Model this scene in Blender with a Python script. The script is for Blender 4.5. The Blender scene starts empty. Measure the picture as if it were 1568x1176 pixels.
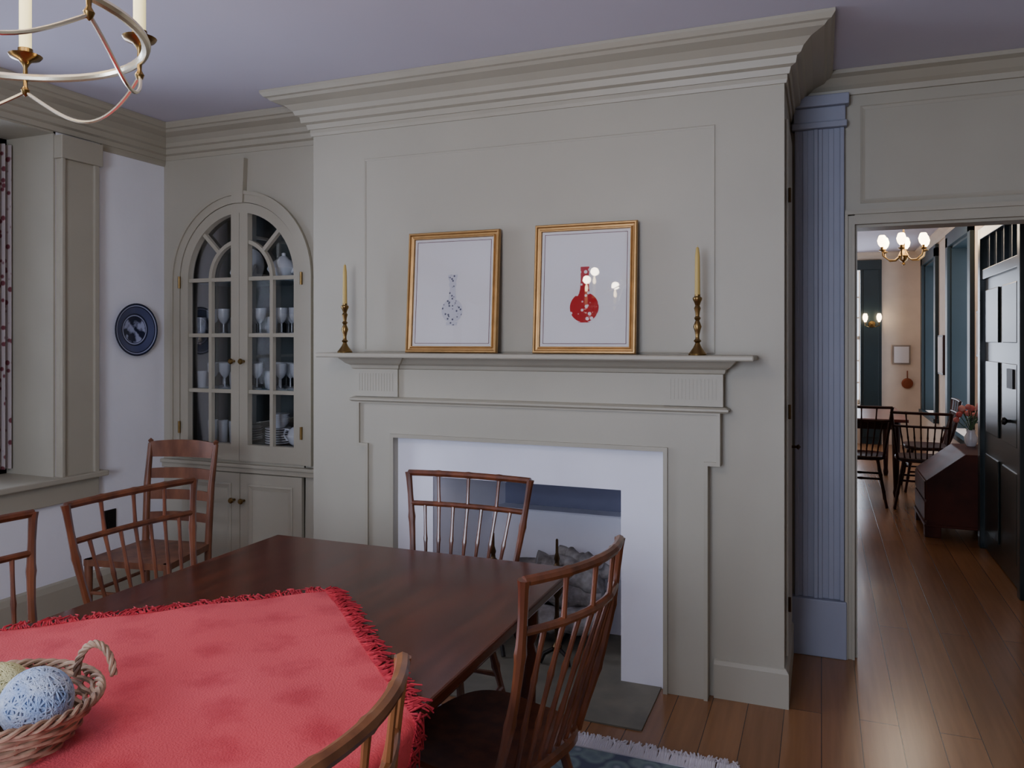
import bpy, bmesh, math, random
from mathutils import Vector, Matrix
random.seed(7)
S=bpy.context.scene
COL=S.collection
def lin(c):
    return tuple(((v/255)/12.92 if v/255<=0.04045 else ((v/255+0.055)/1.055)**2.4) for v in c)
# ---------------------------------------------------------------- materials
MATS={}
def mat(name,rgb,rough=0.6,metal=0.0,var=0.06,nscale=6.0,bump=0.0,bscale=60,emit=None,estr=0,coat=0,rgb2=None,stretch=(1,1,1),spec=0.5):
    if name in MATS: return MATS[name]
    m=bpy.data.materials.new(name); m.use_nodes=True
    nt=m.node_tree; N=nt.nodes; L=nt.links
    b=N['Principled BSDF']
    c=lin(rgb); c2=lin(rgb2) if rgb2 else tuple(max(0,v*(1-var*3)) for v in c)
    tc=N.new('ShaderNodeTexCoord'); mp=N.new('ShaderNodeMapping'); mp.inputs['Scale'].default_value=stretch
    L.new(tc.outputs['Object'],mp.inputs[0])
    no=N.new('ShaderNodeTexNoise'); no.inputs['Scale'].default_value=nscale; no.inputs['Detail'].default_value=4
    L.new(mp.outputs[0],no.inputs['Vector'])
    cr=N.new('ShaderNodeValToRGB'); cr.color_ramp.elements[0].position=.35; cr.color_ramp.elements[1].position=.65
    cr.color_ramp.elements[0].color=(*c2,1); cr.color_ramp.elements[1].color=(*c,1)
    L.new(no.outputs['Fac'],cr.inputs[0]); L.new(cr.outputs[0],b.inputs['Base Color'])
    b.inputs['Roughness'].default_value=rough; b.inputs['Metallic'].default_value=metal
    b.inputs['Coat Weight'].default_value=coat; b.inputs['Coat Roughness'].default_value=.1
    b.inputs['Specular IOR Level'].default_value=spec
    if bump>0:
        n2=N.new('ShaderNodeTexNoise'); n2.inputs['Scale'].default_value=bscale; L.new(mp.outputs[0],n2.inputs['Vector'])
        bp=N.new('ShaderNodeBump'); bp.inputs['Strength'].default_value=bump; bp.inputs['Distance'].default_value=.01
        L.new(n2.outputs['Fac'],bp.inputs['Height']); L.new(bp.outputs[0],b.inputs['Normal'])
    if emit:
        b.inputs['Emission Color'].default_value=(*lin(emit),1); b.inputs['Emission Strength'].default_value=estr
    MATS[name]=m; return m
beige=mat('paint_beige',(173,168,152),.5,var=.02,nscale=2,bump=.05,bscale=30)
beige2=mat('paint_beige_trim',(170,164,147),.45,var=.02,nscale=3)
white=mat('plaster_white',(234,234,240),.8,var=.02,nscale=2,bump=.15,bscale=18)
hearthwhite=mat('limewash_white',(240,240,250),.75,var=.015,nscale=3,bump=.12,bscale=20)
hearthdark=mat('limewash_dark',(128,130,154),.8,var=.05,nscale=3,bump=.12,bscale=20)  # darker blue-grey tone for the upper back and top of the firebox
ceilm=mat('ceiling_paint',(202,198,212),.85,var=.01,nscale=1.5)
daylit=mat('trim_daylight_tint',(150,153,168),.5,var=.02,nscale=3)  # pilaster trim, the blue cast of daylight is put into the colour
teal=mat('paint_teal',(22,42,48),.45,var=.05,nscale=3)
dkgreen=mat('door_green_paint',(26,38,38),.3,var=.05)
cream=mat('hall_plaster',(224,208,190),.8,var=.02)
wood=mat('chair_wood',(118,66,40),.3,var=.1,nscale=5,stretch=(4,4,1),rgb2=(82,43,25),coat=.35)
wood2=mat('chair_wood_light',(146,94,56),.3,var=.1,nscale=5,stretch=(4,4,1),rgb2=(112,66,36),coat=.3)
wood3=mat('ladder_wood',(126,80,56),.4,nscale=6,stretch=(3,3,1),rgb2=(94,54,36))
mahog=mat('table_mahogany',(86,38,20),.22,nscale=3,stretch=(9,1,1),rgb2=(62,26,14),bump=.02,bscale=40,spec=.38)
darkwood=mat('dark_wood',(60,28,20),.4,nscale=4,rgb2=(38,18,13),spec=.3)
hallred=mat('hall_table_wood',(120,54,36),.3,nscale=4,rgb2=(92,38,26),coat=.2)
brass=mat('brass',(150,122,76),.3,metal=1,var=.08)
darkbrass=mat('dark_brass',(92,72,50),.35,metal=1,var=.1)
gold=mat('gold_leaf',(190,150,96),.42,metal=.7,var=.06,nscale=20)
candle=mat('candle_wax',(200,172,98),.5,var=.02)
sleeve=mat('candle_sleeve',(240,230,180),.5,var=.02,emit=(255,240,170),estr=.8)
bulbm=mat('bulb',(255,240,210),.3,emit=(255,226,180),estr=30)
iron=mat('iron',(40,36,34),.5,metal=.6)
stone=mat('hearth_stone',(128,122,106),.6,nscale=5,rgb2=(104,100,88),bump=.2,bscale=14)
matboard=mat('mat_board',(228,226,228),.8,var=.0)
linered=mat('mat_line',(120,76,76),.8)
logm=mat('log_bark',(160,156,154),.9,nscale=16,rgb2=(104,98,96),bump=.8,bscale=34)
wick=mat('wicker',(176,146,118),.6,nscale=30,rgb2=(128,98,78))
yblue=mat('yarn_blue',(150,172,206),.9,nscale=30,rgb2=(190,200,216),bump=.4,bscale=200)
yyel=mat('yarn_yellow',(218,212,162),.9,nscale=30,rgb2=(200,192,140),bump=.4,bscale=200)
china=mat('china_white',(220,224,232),.2,var=.02)
cabin=mat('cabinet_interior',(84,92,94),.6,var=.05)
shelfm=mat('cabinet_shelf',(130,158,172),.5,var=.03)
fringew=mat('rug_fringe',(226,220,226),.9)
fringer=mat('cloth_fringe',(196,50,62),.9,nscale=40,rgb2=(158,34,48))

def glassmat():
    m=bpy.data.materials.new('window_glass'); m.use_nodes=True; nt=m.node_tree; nt.nodes.clear()
    o=nt.nodes.new('ShaderNodeOutputMaterial'); mx=nt.nodes.new('ShaderNodeMixShader'); t=nt.nodes.new('ShaderNodeBsdfTransparent'); g=nt.nodes.new('ShaderNodeBsdfGlossy')
    fr=nt.nodes.new('ShaderNodeFresnel'); fr.inputs[0].default_value=1.45
    g.inputs['Roughness'].default_value=.02
    nt.links.new(fr.outputs[0],mx.inputs[0]); nt.links.new(t.outputs[0],mx.inputs[1]); nt.links.new(g.outputs[0],mx.inputs[2]); nt.links.new(mx.outputs[0],o.inputs[0])
    return m
glass=glassmat()
gw=mat('glassware',(220,226,234),.06,var=.02,spec=.9)
gw.node_tree.nodes['Principled BSDF'].inputs['Alpha'].default_value=.5

def floor_mat(name,ca,cb,w=.14,rough=.24):
    m=bpy.data.materials.new(name); m.use_nodes=True; nt=m.node_tree; N=nt.nodes; L=nt.links; b=N['Principled BSDF']
    tc=N.new('ShaderNodeTexCoord'); mp=N.new('ShaderNodeMapping'); mp.inputs['Rotation'].default_value=(0,0,math.radians(90)); L.new(tc.outputs['Object'],mp.inputs[0])
    br=N.new('ShaderNodeTexBrick'); br.inputs['Scale'].default_value=1; br.inputs['Brick Width'].default_value=3.1; br.inputs['Row Height'].default_value=w
    br.inputs['Mortar Size'].default_value=.0018; br.inputs['Mortar Smooth'].default_value=.2; br.offset=.37; br.inputs['Bias'].default_value=0
    br.inputs['Color1'].default_value=(*lin(ca),1); br.inputs['Color2'].default_value=(*lin(cb),1); br.inputs['Mortar'].default_value=(*lin((70,42,24)),1)
    L.new(mp.outputs[0],br.inputs['Vector'])
    mp2=N.new('ShaderNodeMapping'); mp2.inputs['Scale'].default_value=(30,1.5,1); L.new(tc.outputs['Object'],mp2.inputs[0])
    no=N.new('ShaderNodeTexNoise'); no.inputs['Scale'].default_value=1.2; no.inputs['Detail'].default_value=6; L.new(mp2.outputs[0],no.inputs['Vector'])
    mx=N.new('ShaderNodeMix'); mx.data_type='RGBA'; mx.blend_type='MULTIPLY'; mx.inputs[0].default_value=.4
    cr=N.new('ShaderNodeValToRGB'); cr.color_ramp.elements[0].color=(.55,.5,.46,1); cr.color_ramp.elements[0].position=.3; cr.color_ramp.elements[1].position=.7
    L.new(no.outputs['Fac'],cr.inputs[0]); L.new(br.outputs['Color'],mx.inputs[6]); L.new(cr.outputs[0],mx.inputs[7]); L.new(mx.outputs[2],b.inputs['Base Color'])
    b.inputs['Roughness'].default_value=rough
    bp=N.new('ShaderNodeBump'); bp.inputs['Strength'].default_value=.25; bp.inputs['Distance'].default_value=.004; bp.invert=True
    L.new(br.outputs['Fac'],bp.inputs['Height']); L.new(bp.outputs[0],b.inputs['Normal'])
    return m
floorm=floor_mat('floor_planks',(158,112,74),(138,95,60))

def voro_mat(name,base,spots,scale,thr,rough=.9,extra=None,soft=.05,feat='F1'):
    m=bpy.data.materials.new(name); m.use_nodes=True; nt=m.node_tree; N=nt.nodes; L=nt.links; b=N['Principled BSDF']
    tc=N.new('ShaderNodeTexCoord'); v=N.new('ShaderNodeTexVoronoi'); v.inputs['Scale'].default_value=scale; v.feature=feat
    L.new(tc.outputs['Object'],v.inputs['Vector'])
    cr=N.new('ShaderNodeValToRGB'); e=cr.color_ramp.elements
    e[0].position=max(0,thr-soft); e[1].position=thr+soft; e[0].color=(*lin(spots),1); e[1].color=(*lin(base),1)
    L.new(v.outputs['Distance'],cr.inputs[0]); L.new(cr.outputs[0],b.inputs['Base Color']); b.inputs['Roughness'].default_value=rough
    return m
redvase=voro_mat('vase_red_print',(178,16,30),(235,225,228),38,.29,soft=.04)
greyvase=voro_mat('vase_blue_print',(206,206,214),(90,92,112),62,.29,soft=.05)
curtm=voro_mat('curtain_print',(168,158,156),(104,52,60),22,.3)

def cloth_mat():
    m=bpy.data.materials.new('red_cloth'); m.use_nodes=True; nt=m.node_tree; N=nt.nodes; L=nt.links; b=N['Principled BSDF']
    tc=N.new('ShaderNodeTexCoord')
    no=N.new('ShaderNodeTexNoise'); no.inputs['Scale'].default_value=14; no.inputs['Detail'].default_value=7; no.inputs['Roughness'].default_value=.65; L.new(tc.outputs['UV'],no.inputs['Vector'])
    v=N.new('ShaderNodeTexVoronoi'); v.inputs['Scale'].default_value=6.0; v.inputs['Randomness'].default_value=.12; L.new(tc.outputs['UV'],v.inputs['Vector'])
    ad=N.new('ShaderNodeMath'); ad.operation='MULTIPLY_ADD'; ad.inputs[1].default_value=1.2; L.new(no.outputs['Fac'],ad.inputs[0]); L.new(v.outputs['Distance'],ad.inputs[2])
    cr=N.new('ShaderNodeValToRGB'); e=cr.color_ramp.elements; e[0].position=.62; e[0].color=(*lin((190,46,56)),1); e[1].position=1.0; e[1].color=(*lin((212,70,76)),1)
    L.new(ad.outputs[0],cr.inputs[0]); L.new(cr.outputs[0],b.inputs['Base Color']); b.inputs['Roughness'].default_value=.95
    b.inputs['Specular IOR Level'].default_value=.2; b.inputs['Sheen Weight'].default_value=.1
    n2=N.new('ShaderNodeTexNoise'); n2.inputs['Scale'].default_value=220; L.new(tc.outputs['UV'],n2.inputs['Vector'])
    bp=N.new('ShaderNodeBump'); bp.inputs['Strength'].default_value=.4; bp.inputs['Distance'].default_value=.004; L.new(n2.outputs['Fac'],bp.inputs['Height']); L.new(bp.outputs[0],b.inputs['Normal'])
    return m
clothm=cloth_mat()
def rug_mat():
    m=bpy.data.materials.new('rug_weave'); m.use_nodes=True; nt=m.node_tree; N=nt.nodes; L=nt.links; b=N['Principled BSDF']
    tc=N.new('ShaderNodeTexCoord'); v=N.new('ShaderNodeTexVoronoi'); v.inputs['Scale'].default_value=14; L.new(tc.outputs['Object'],v.inputs['Vector'])
    cr=N.new('ShaderNodeValToRGB'); e=cr.color_ramp.elements
    e[0].position=0; e[0].color=(*lin((176,180,190)),1); e[1].position=.25; e[1].color=(*lin((104,116,128)),1)
    x=cr.color_ramp.elements.new(.5); x.color=(*lin((128,144,144)),1); x=cr.color_ramp.elements.new(.7); x.color=(*lin((84,90,110)),1)
    L.new(v.outputs['Distance'],cr.inputs[0]); L.new(cr.outputs[0],b.inputs['Base Color']); b.inputs['Roughness'].default_value=.95
    return m
rugm=rug_mat()
def plate_mat():
    m=bpy.data.materials.new('plate_glaze'); m.use_nodes=True; nt=m.node_tree; N=nt.nodes; L=nt.links; b=N['Principled BSDF']
    tc=N.new('ShaderNodeTexCoord'); ln=N.new('ShaderNodeVectorMath'); ln.operation='LENGTH'; L.new(tc.outputs['Object'],ln.inputs[0])
    cr=N.new('ShaderNodeValToRGB'); e=cr.color_ramp.elements; cr.color_ramp.interpolation='CONSTANT'
    navy=lin((36,40,62)); pale=lin((160,166,196)); mid=lin((78,84,118))
    e[0].position=0; e[0].color=(1,1,1,1); e[1].position=.5; e[1].color=(*navy,1)
    for p,c in ((.52,pale),(.56,navy),(.62,mid),(.86,navy),(.9,pale),(.94,navy)):
        q=cr.color_ramp.elements.new(p); q.color=(*c,1)
    dv=N.new('ShaderNodeMath'); dv.operation='DIVIDE'; dv.inputs[1].default_value=.152; L.new(ln.outputs['Value'],dv.inputs[0]); L.new(dv.outputs[0],cr.inputs[0])
    no=N.new('ShaderNodeTexNoise'); no.inputs['Scale'].default_value=22; L.new(tc.outputs['Object'],no.inputs['Vector'])
    c2=N.new('ShaderNodeValToRGB'); f=c2.color_ramp.elements; f[0].position=.46; f[0].color=(*navy,1); f[1].position=.6; f[1].color=(*pale,1); L.new(no.outputs['Fac'],c2.inputs[0])
    st=N.new('ShaderNodeMath'); st.operation='LESS_THAN'; st.inputs[1].default_value=.5; L.new(dv.outputs[0],st.inputs[0])
    mx=N.new('ShaderNodeMix'); mx.data_type='RGBA'; L.new(st.outputs[0],mx.inputs[0]); L.new(cr.outputs[0],mx.inputs[6]); L.new(c2.outputs[0],mx.inputs[7]); L.new(mx.outputs[2],b.inputs['Base Color'])
    b.inputs['Roughness'].default_value=.2
    return m
platem=plate_mat()

# ---------------------------------------------------------------- geometry helpers
def finish(bm,name,m,parent=None,smooth=False,loc=None,rot=None,bevel=0):
    me=bpy.data.meshes.new(name); bmesh.ops.recalc_face_normals(bm,faces=bm.faces); bm.to_mesh(me); bm.free()
    if isinstance(m,(list,tuple)):
        for q in m: me.materials.append(q)
    else: me.materials.append(m)
    if smooth:
        me.polygons.foreach_set('use_smooth',[True]*len(me.polygons))
    o=bpy.data.objects.new(name,me); COL.objects.link(o)
    if smooth:
        try: me.set_sharp_from_angle(angle=math.radians(40))
        except Exception: pass
    if parent: o.parent=parent
    if loc: o.location=loc
    if rot: o.rotation_euler=rot
    if bevel:
        md=o.modifiers.new('b','BEVEL'); md.width=bevel; md.segments=2; md.limit_method='ANGLE'
    return o
def empty(name,loc=(0,0,0),rot=(0,0,0)):
    e=bpy.data.objects.new(name,None); COL.objects.link(e); e.location=loc; e.rotation_euler=rot; e.empty_display_size=.1; return e
def bx(bm,x0,x1,y0,y1,z0,z1,mi=0):
    v=[bm.verts.new(p) for p in ((x0,y0,z0),(x1,y0,z0),(x1,y1,z0),(x0,y1,z0),(x0,y0,z1),(x1,y0,z1),(x1,y1,z1),(x0,y1,z1))]
    for f in ((0,1,2,3),(4,5,6,7),(0,1,5,4),(1,2,6,5),(2,3,7,6),(3,0,4,7)):
        fc=bm.faces.new([v[i] for i in f]); fc.material_index=mi
def boxes(name,lst,m,parent=None,bevel=0,**k):
    bm=bmesh.new()
    for b in lst: bx(bm,*b)
    return finish(bm,name,m,parent,bevel=bevel,**k)
def tube(bm,pts,rad,seg=8,closed=False,mi=0):
    pts=[Vector(p) for p in pts]; n=len(pts)
    if not isinstance(rad,(list,tuple)): rad=[rad]*n
    T=[]
    for i in range(n):
        if closed: t=pts[(i+1)%n]-pts[i-1]
        else: t=pts[min(i+1,n-1)]-pts[max(i-1,0)]
        T.append(t.normalized())
    up=Vector((0,0,1)) if abs(T[0].z)<.9 else Vector((1,0,0))
    nrm=(up-T[0]*up.dot(T[0])).normalized(); rings=[]
    for i in range(n):
        nrm=(nrm-T[i]*nrm.dot(T[i]))
        nrm=nrm.normalized() if nrm.length>1e-6 else T[i].orthogonal().normalized()
        bn=T[i].cross(nrm)
        rings.append([bm.verts.new(pts[i]+(nrm*math.cos(2*math.pi*k/seg)+bn*math.sin(2*math.pi*k/seg))*rad[i]) for k in range(seg)])
    for i in range(n if closed else n-1):
        a=rings[i]; b=rings[(i+1)%n]
        for k in range(seg):
            f=bm.faces.new((a[k],a[(k+1)%seg],b[(k+1)%seg],b[k])); f.material_index=mi
    if not closed:
        for r in (rings[0],rings[-1]):
            f=bm.faces.new(r); f.material_index=mi
def lathe(bm,prof,c=(0,0,0),seg=24,mi=0,axis='z'):
    rings=[]
    for r,z in prof:
        ring=[]
        for k in range(seg):
            a=2*math.pi*k/seg; x,y=max(r,1e-4)*math.cos(a),max(r,1e-4)*math.sin(a)
            p=(x,y,z) if axis=='z' else ((z,x,y) if axis=='x' else (x,z,y))
            ring.append(bm.verts.new((c[0]+p[0],c[1]+p[1],c[2]+p[2])))
        rings.append(ring)
    for a,b in zip(rings,rings[1:]):
        for k in range(seg):
            f=bm.faces.new((a[k],a[(k+1)%seg],b[(k+1)%seg],b[k])); f.material_index=mi
    for r in (rings[0],rings[-1]):
        f=bm.faces.new(r); f.material_index=mi
def sweep(name,path,prof,m,parent=None):
    """path [(x,y)], profile [(out,z)], out is to the right of travel"""
    bm=bmesh.new(); P=[Vector(p) for p in path]; n=len(P); rings=[]
    N=[]
    for a,b in zip(P,P[1:]):
        d=(b-a).normalized(); N.append(Vector((d.y,-d.x)))
    for i in range(n):
        if i==0: mm=N[0]
        elif i==n-1: mm=N[-1]
        else: mm=(N[i-1]+N[i])/(1+N[i-1].dot(N[i]))
        rings.append([bm.verts.new((P[i].x+mm.x*o,P[i].y+mm.y*o,z)) for o,z in prof])
    k=len(prof)
    for a,b in zip(rings,rings[1:]):
        for j in range(k):
            bm.faces.new((a[j],a[(j+1)%k],b[(j+1)%k],b[j]))
    bm.faces.new(rings[0]); bm.faces.new(rings[-1])
    return finish(bm,name,m,parent)
def rectring(bm,x0,x1,z0,z1,prof,mi=0,y=0):
    """mitred frame in XZ plane. prof [(inset,yoff)] closed section"""
    cs=[(x0,z0,1,1),(x1,z0,-1,1),(x1,z1,-1,-1),(x0,z1,1,-1)]
    R=[[bm.verts.new((cx+sx*i,y+d,cz+sz*i)) for i,d in prof] for cx,cz,sx,sz in cs]
    k=len(prof)
    for q in range(4):
        a=R[q]; b=R[(q+1)%4]
        for j in range(k):
            f=bm.faces.new((a[j],a[(j+1)%k],b[(j+1)%k],b[j])); f.material_index=mi
def archband(bm,cx,zb,zs,r0,r1,y0,y1,seg=32,bottom=True,mi=0):
    def path(r):
        p=[]
        if bottom: p.append((cx-r,zb))
        for i in range(seg+1):
            a=math.pi-math.pi*i/seg; p.append((cx+r*math.cos(a),zs+r*math.sin(a)))
        if bottom: p.append((cx+r,zb))
        return p
    A=path(r0);B=path(r1)
    R=[[bm.verts.new((a[0],y0,a[1])),bm.verts.new((b[0],y0,b[1])),bm.verts.new((b[0],y1,b[1])),bm.verts.new((a[0],y1,a[1]))] for a,b in zip(A,B)]
    for a,b in zip(R,R[1:]):
        for j in range(4): bm.faces.new((a[j],a[(j+1)%4],b[(j+1)%4],b[j])).material_index=mi
    bm.faces.new(R[0]); bm.faces.new(R[-1])

H=2.753
XL=-3.70; BL=-2.437; BR=-.141; YA=.267; YR=.652
# ---------------------------------------------------------------- room shell
boxes('floor',[(-4.3,2.4,-5.2,9.3,-.1,0)],floorm)
boxes('ceiling',[(-4.3,2.4,-5.2,9.3,H,H+.12)],ceilm)
W1=(-1.65,-.47); W2=(-4.25,-3.05); ZS=.787; ZT=2.58
boxes('wall_left',[(-4.1,XL,W1[1],.75,0,H),(-4.1,XL,W1[0],W1[1],0,ZS-.03),(-4.1,XL,W1[0],W1[1],ZT,H),(-4.1,XL,W2[1],W1[0],0,H),
  (-4.1,XL,W2[0],W2[1],0,ZS-.03),(-4.1,XL,W2[0],W2[1],ZT,H),(-4.1,XL,-5,W2[0],0,H)],white)
NW=(-1.75,-.35)
boxes('wall_near',[(-4.1,NW[0],-5.15,-5,0,H),(NW[1],2.35,-5.15,-5,0,H),(NW[0],NW[1],-5.15,-5,0,.8),(NW[0],NW[1],-5.15,-5,2.45,H)],beige)
boxes('wall_side',[(2.2,2.35,-5,.8,0,H)],beige)
DX0,DX1,DZ=.145,1.08,2.04
boxes('wall_right',[(BR,DX0,YR,.8,0,H),(DX0,DX1,YR,.8,DZ,H),(DX1,2.2,YR,.8,0,H)],beige)
CX,ZSP,RG=-3.12,1.85,.38
def alcove():
    bm=bmesh.new(); RO=.44; zb=.80
    def q(pts): bm.faces.new([bm.verts.new((x,YA,z)) for x,z in pts])
    q([(XL,0),(CX-RO,0),(CX-RO,ZSP),(XL,ZSP)]); q([(CX+RO,0),(BL,0),(BL,ZSP),(CX+RO,ZSP)])
    q([(CX-RO,.74),(CX+RO,.74),(CX+RO,zb),(CX-RO,zb)]); q([(CX-RO,0),(CX+RO,0),(CX+RO,.06),(CX-RO,.06)])
    q([(XL,ZSP),(CX-RO,ZSP),(CX-RO,H),(XL,H)]); q([(CX+RO,ZSP),(BL,ZSP),(BL,H),(CX+RO,H)])
    n=32
    for i in range(n):
        a=math.pi-math.pi*i/n; b=math.pi-math.pi*(i+1)/n
        pa=(CX+RO*math.cos(a),ZSP+RO*math.sin(a)); pb=(CX+RO*math.cos(b),ZSP+RO*math.sin(b))
        q([pa,pb,(pb[0],H),(pa[0],H)])
    bmesh.ops.remove_doubles(bm,verts=bm.verts,dist=1e-5)
    o=finish(bm,'wall_alcove',beige); md=o.modifiers.new('s','SOLIDIFY'); md.thickness=.03; md.offset=0
    return o
alcove()
FX0,FX1,FZ=-1.74,-.817,.84
boxes('wall_chimney_breast',[(BL,FX0,0,YR+.1,0,H),(FX1,BR,0,YR+.1,0,H),(FX0,FX1,0,.12,FZ,H),(FX0,FX1,.12,YR+.1,1.25,H)],beige)
def panel(name,x0,x1,z0,z1,y,m=beige2,w=.03,d=.014,parent=None):
    bm=bmesh.new(); rectring(bm,x0,x1,z0,z1,[(0,0),(0,-d*.5),(w*.3,-d),(w*.6,-d*.6),(w,-.002),(w,0)],y=y); return finish(bm,name,m,parent)
panel('trim_overmantel_panel',-2.135,-.416,1.44,2.405,0,beige,w=.012,d=.004)
def crown(s=1.0,hh=.175,o=.19):
    return [(-.001,H-hh),(.02,H-hh),(.026,H-hh*.86),(.045,H-hh*.82),(.05,H-hh*.66),(.065,H-hh*.62),(.075,H-hh*.5),(o*.55,H-hh*.36),(o*.8,H-hh*.27),(o*.86,H-hh*.2),(o*.93,H-hh*.18),(o,H-hh*.08),(o,H-.001),(-.001,H-.001)]
sweep('trim_crown_main',[(XL,-5),(XL,YA),(BL,YA),(BL,0),(BR,0),(BR,YR)],crown(),beige2)
sweep('trim_crown_doorwall',[(BR,YR),(2.2,YR),(2.2,-5)],[(-.001,H-.1),(.015,H-.1),(.02,H-.075),(.04,H-.06),(.07,H-.03),(.1,H-.02),(.1,H-.001),(-.001,H-.001)],beige2)
sweep('trim_frieze',[(XL,-.2),(XL,YA),(BL,YA),(BL,0),(BR,0),(BR,YR)],[(-.001,2.545),(.008,2.545),(.012,2.56),(.012,2.58),(-.001,2.58)],beige2)
sweep('baseboard_left',[(XL,-5),(XL,YA-.02)],[(-.001,0),(.022,0),(.022,.2),(.012,.23),(-.001,.24)],beige2)
sweep('baseboard_breast_right',[(-.42,0),(BR,0),(BR,YR)],[(-.001,0),(.018,0),(.018,.14),(.008,.155),(-.001,.16)],beige)
sweep('baseboard_breast_left',[(BL,YA-.02),(BL,0),(-2.12,0)],[(-.001,0),(.018,0),(.018,.14),(.008,.155),(-.001,.16)],beige)
# ---------------------------------------------------------------- left window
def window_left(n,w):
    e=empty('window_%d'%n)
    boxes('casing',[(XL,XL+.035,w[1],w[1]+.225,ZS-.01,ZT-.04),(XL+.03,XL+.05,w[1]+.195,w[1]+.225,ZS-.01,ZT-.04),(XL+.03,XL+.05,w[1],w[1]+.02,ZS-.01,ZT-.04),
        (XL,XL+.035,w[0]-.225,w[0],ZS-.01,ZT-.04),(XL,XL+.06,w[1]-.01,w[1]+.24,ZT-.14,ZT-.02),(XL,XL+.06,w[0]-.24,w[0]+.01,ZT-.14,ZT-.02)],beige2,e,bevel=.004)
    boxes('sill',[(-4.1,XL+.07,w[0]-.27,w[1]+.27,ZS-.03,ZS)],beige2,e,bevel=.006)
    boxes('apron',[(XL,XL+.03,w[0]-.24,w[1]+.24,ZS-.14,ZS-.03)],beige2,e,bevel=.004)
    boxes('reveal',[(-4.09,XL,w[1]-.012,w[1],ZS,ZT),(-4.09,XL,w[0],w[0]+.012,ZS,ZT),(-4.09,XL,w[0],w[1],ZT-.012,ZT)],beige,e)
    ys=w[0]+.012; ye=w[1]-.012; L=[(-4.1,-4.05,ys,ys+.06,ZS,ZT),(-4.1,-4.05,ye-.06,ye,ZS,ZT),(-4.1,-4.05,ys,ye,ZS,ZS+.07),(-4.1,-4.05,ys,ye,ZT-.07,ZT),(-4.1,-4.05,ys,ye,1.66,1.71)]
    for i in (1,2): yy=ys+(ye-ys)*i/3; L.append((-4.09,-4.06,yy-.01,yy+.01,ZS,ZT))
    for z in (1.08,1.37,2.0,2.29): L.append((-4.09,-4.06,ys,ye,z-.01,z+.01))
    boxes('sash',L,beige2,e)
    boxes('pane',[(-4.077,-4.073,ys,ye,ZS,ZT)],glass,e)
window_left(1,W1); window_left(2,W2)
def added_near_window():  # unseen window, added behind the camera to let light in
    e=empty('window_3'); a,b=NW
    L=[(a,a+.06,-5.1,-5.05,.8,2.45),(b-.06,b,-5.1,-5.05,.8,2.45),(a,b,-5.1,-5.05,.8,.87),(a,b,-5.1,-5.05,2.38,2.45),(a,b,-5.1,-5.05,1.6,1.65)]
    for i in (1,2,3): x=a+(b-a)*i/4; L.append((x-.01,x+.01,-5.09,-5.06,.8,2.45))
    boxes('sash',L,beige2,e)
    boxes('casing',[(a-.12,a,-5.0,-4.97,.75,2.55),(b,b+.12,-5.0,-4.97,.75,2.55),(a-.12,b+.12,-5,-4.97,2.45,2.57),(a-.16,b+.16,-5.0,-4.92,.76,.8)],beige2,e)
added_near_window()
def curtain(name,y0,y1,x,amp=.025):
    bm=bmesh.new(); n=60; rows=[]
    for j in range(2):
        z=(ZS+.03,ZT-.05)[j]; rows.append([bm.verts.new((x+amp*math.sin(i*.9),y0+(y1-y0)*i/n,z)) for i in range(n+1)])
    for i in range(n): bm.faces.new((rows[0][i],rows[0][i+1],rows[1][i+1],rows[1][i]))
    return finish(bm,name,curtm,smooth=True)
curtain('curtain',-.78,-.487,-4.015)
# ---------------------------------------------------------------- china cupboard
cup=empty('china_cupboard')
bm=bmesh.new()
archband(bm,CX,.80,ZSP,.44,.50,YA-.035,YA-.012)
archband(bm,CX,.80,ZSP,.485,.505,YA-.045,YA-.03)
ks=[bm.verts.new((CX+x,y,z)) for y in (YA-.050,YA-.012) for x,z in ((-.038,ZSP+.435),(.038,ZSP+.435),(.05,ZSP+.69),(-.05,ZSP+.69))]
for f in ((0,1,2,3),(4,5,6,7),(0,1,5,4),(1,2,6,5),(2,3,7,6),(3,0,4,7)): bm.faces.new([ks[i] for i in f])
finish(bm,'casing',beige2,cup)
bm=bmesh.new()
archband(bm,CX,.895,ZSP,RG,.437,YA-.03,YA+.01)
for s in (-1,1):
    a,b=sorted((CX+s*.0012,CX+s*.06)); bx(bm,a,b,YA-.0302,YA+.01,.895,ZSP+RG+.01)
    a,b=sorted((CX+s*.0012,CX+s*.437)); bx(bm,a,b,YA-.03,YA+.01,.802,.895)
mu=.011
for s in (-1,1):
    bx(bm,CX+s*.22-mu,CX+s*.22+mu,YA-.022,YA+.005,.89,ZSP)
    for z in (1.2,1.525,ZSP): bx(bm,min(CX+s*.06,CX+s*RG),max(CX+s*.06,CX+s*RG),YA-.021,YA+.005,z-mu,z+mu)
    for ang in (45,):
        a=math.radians(ang); c,sn=math.cos(a)*s,math.sin(a)
        p0=Vector((CX+.22*c,0,ZSP+.22*sn)); p1=Vector((CX+(RG+.01)*c,0,ZSP+(RG+.01)*sn)); nn=Vector((-sn*mu,0,c*mu))
        vs=[bm.verts.new((q.x,y,q.z)) for y in (YA-.021,YA+.005) for q in (p0+nn,p1+nn,p1-nn,p0-nn)]
        for f in ((0,1,2,3),(4,5,6,7),(0,1,5,4),(1,2,6,5),(2,3,7,6),(3,0,4,7)): bm.faces.new([vs[i] for i in f])
archband(bm,CX,0,ZSP,.209,.231,YA-.0225,YA+.005,bottom=False)
finish(bm,'glazed_doors',beige2,cup)
boxes('glass_left',[(CX-RG,CX-.06,YA+.006,YA+.008,.89,ZSP+.37)],glass,cup)
boxes('glass_right',[(CX+.06,CX+RG,YA+.006,YA+.008,.89,ZSP+.37)],glass,cup)
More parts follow.
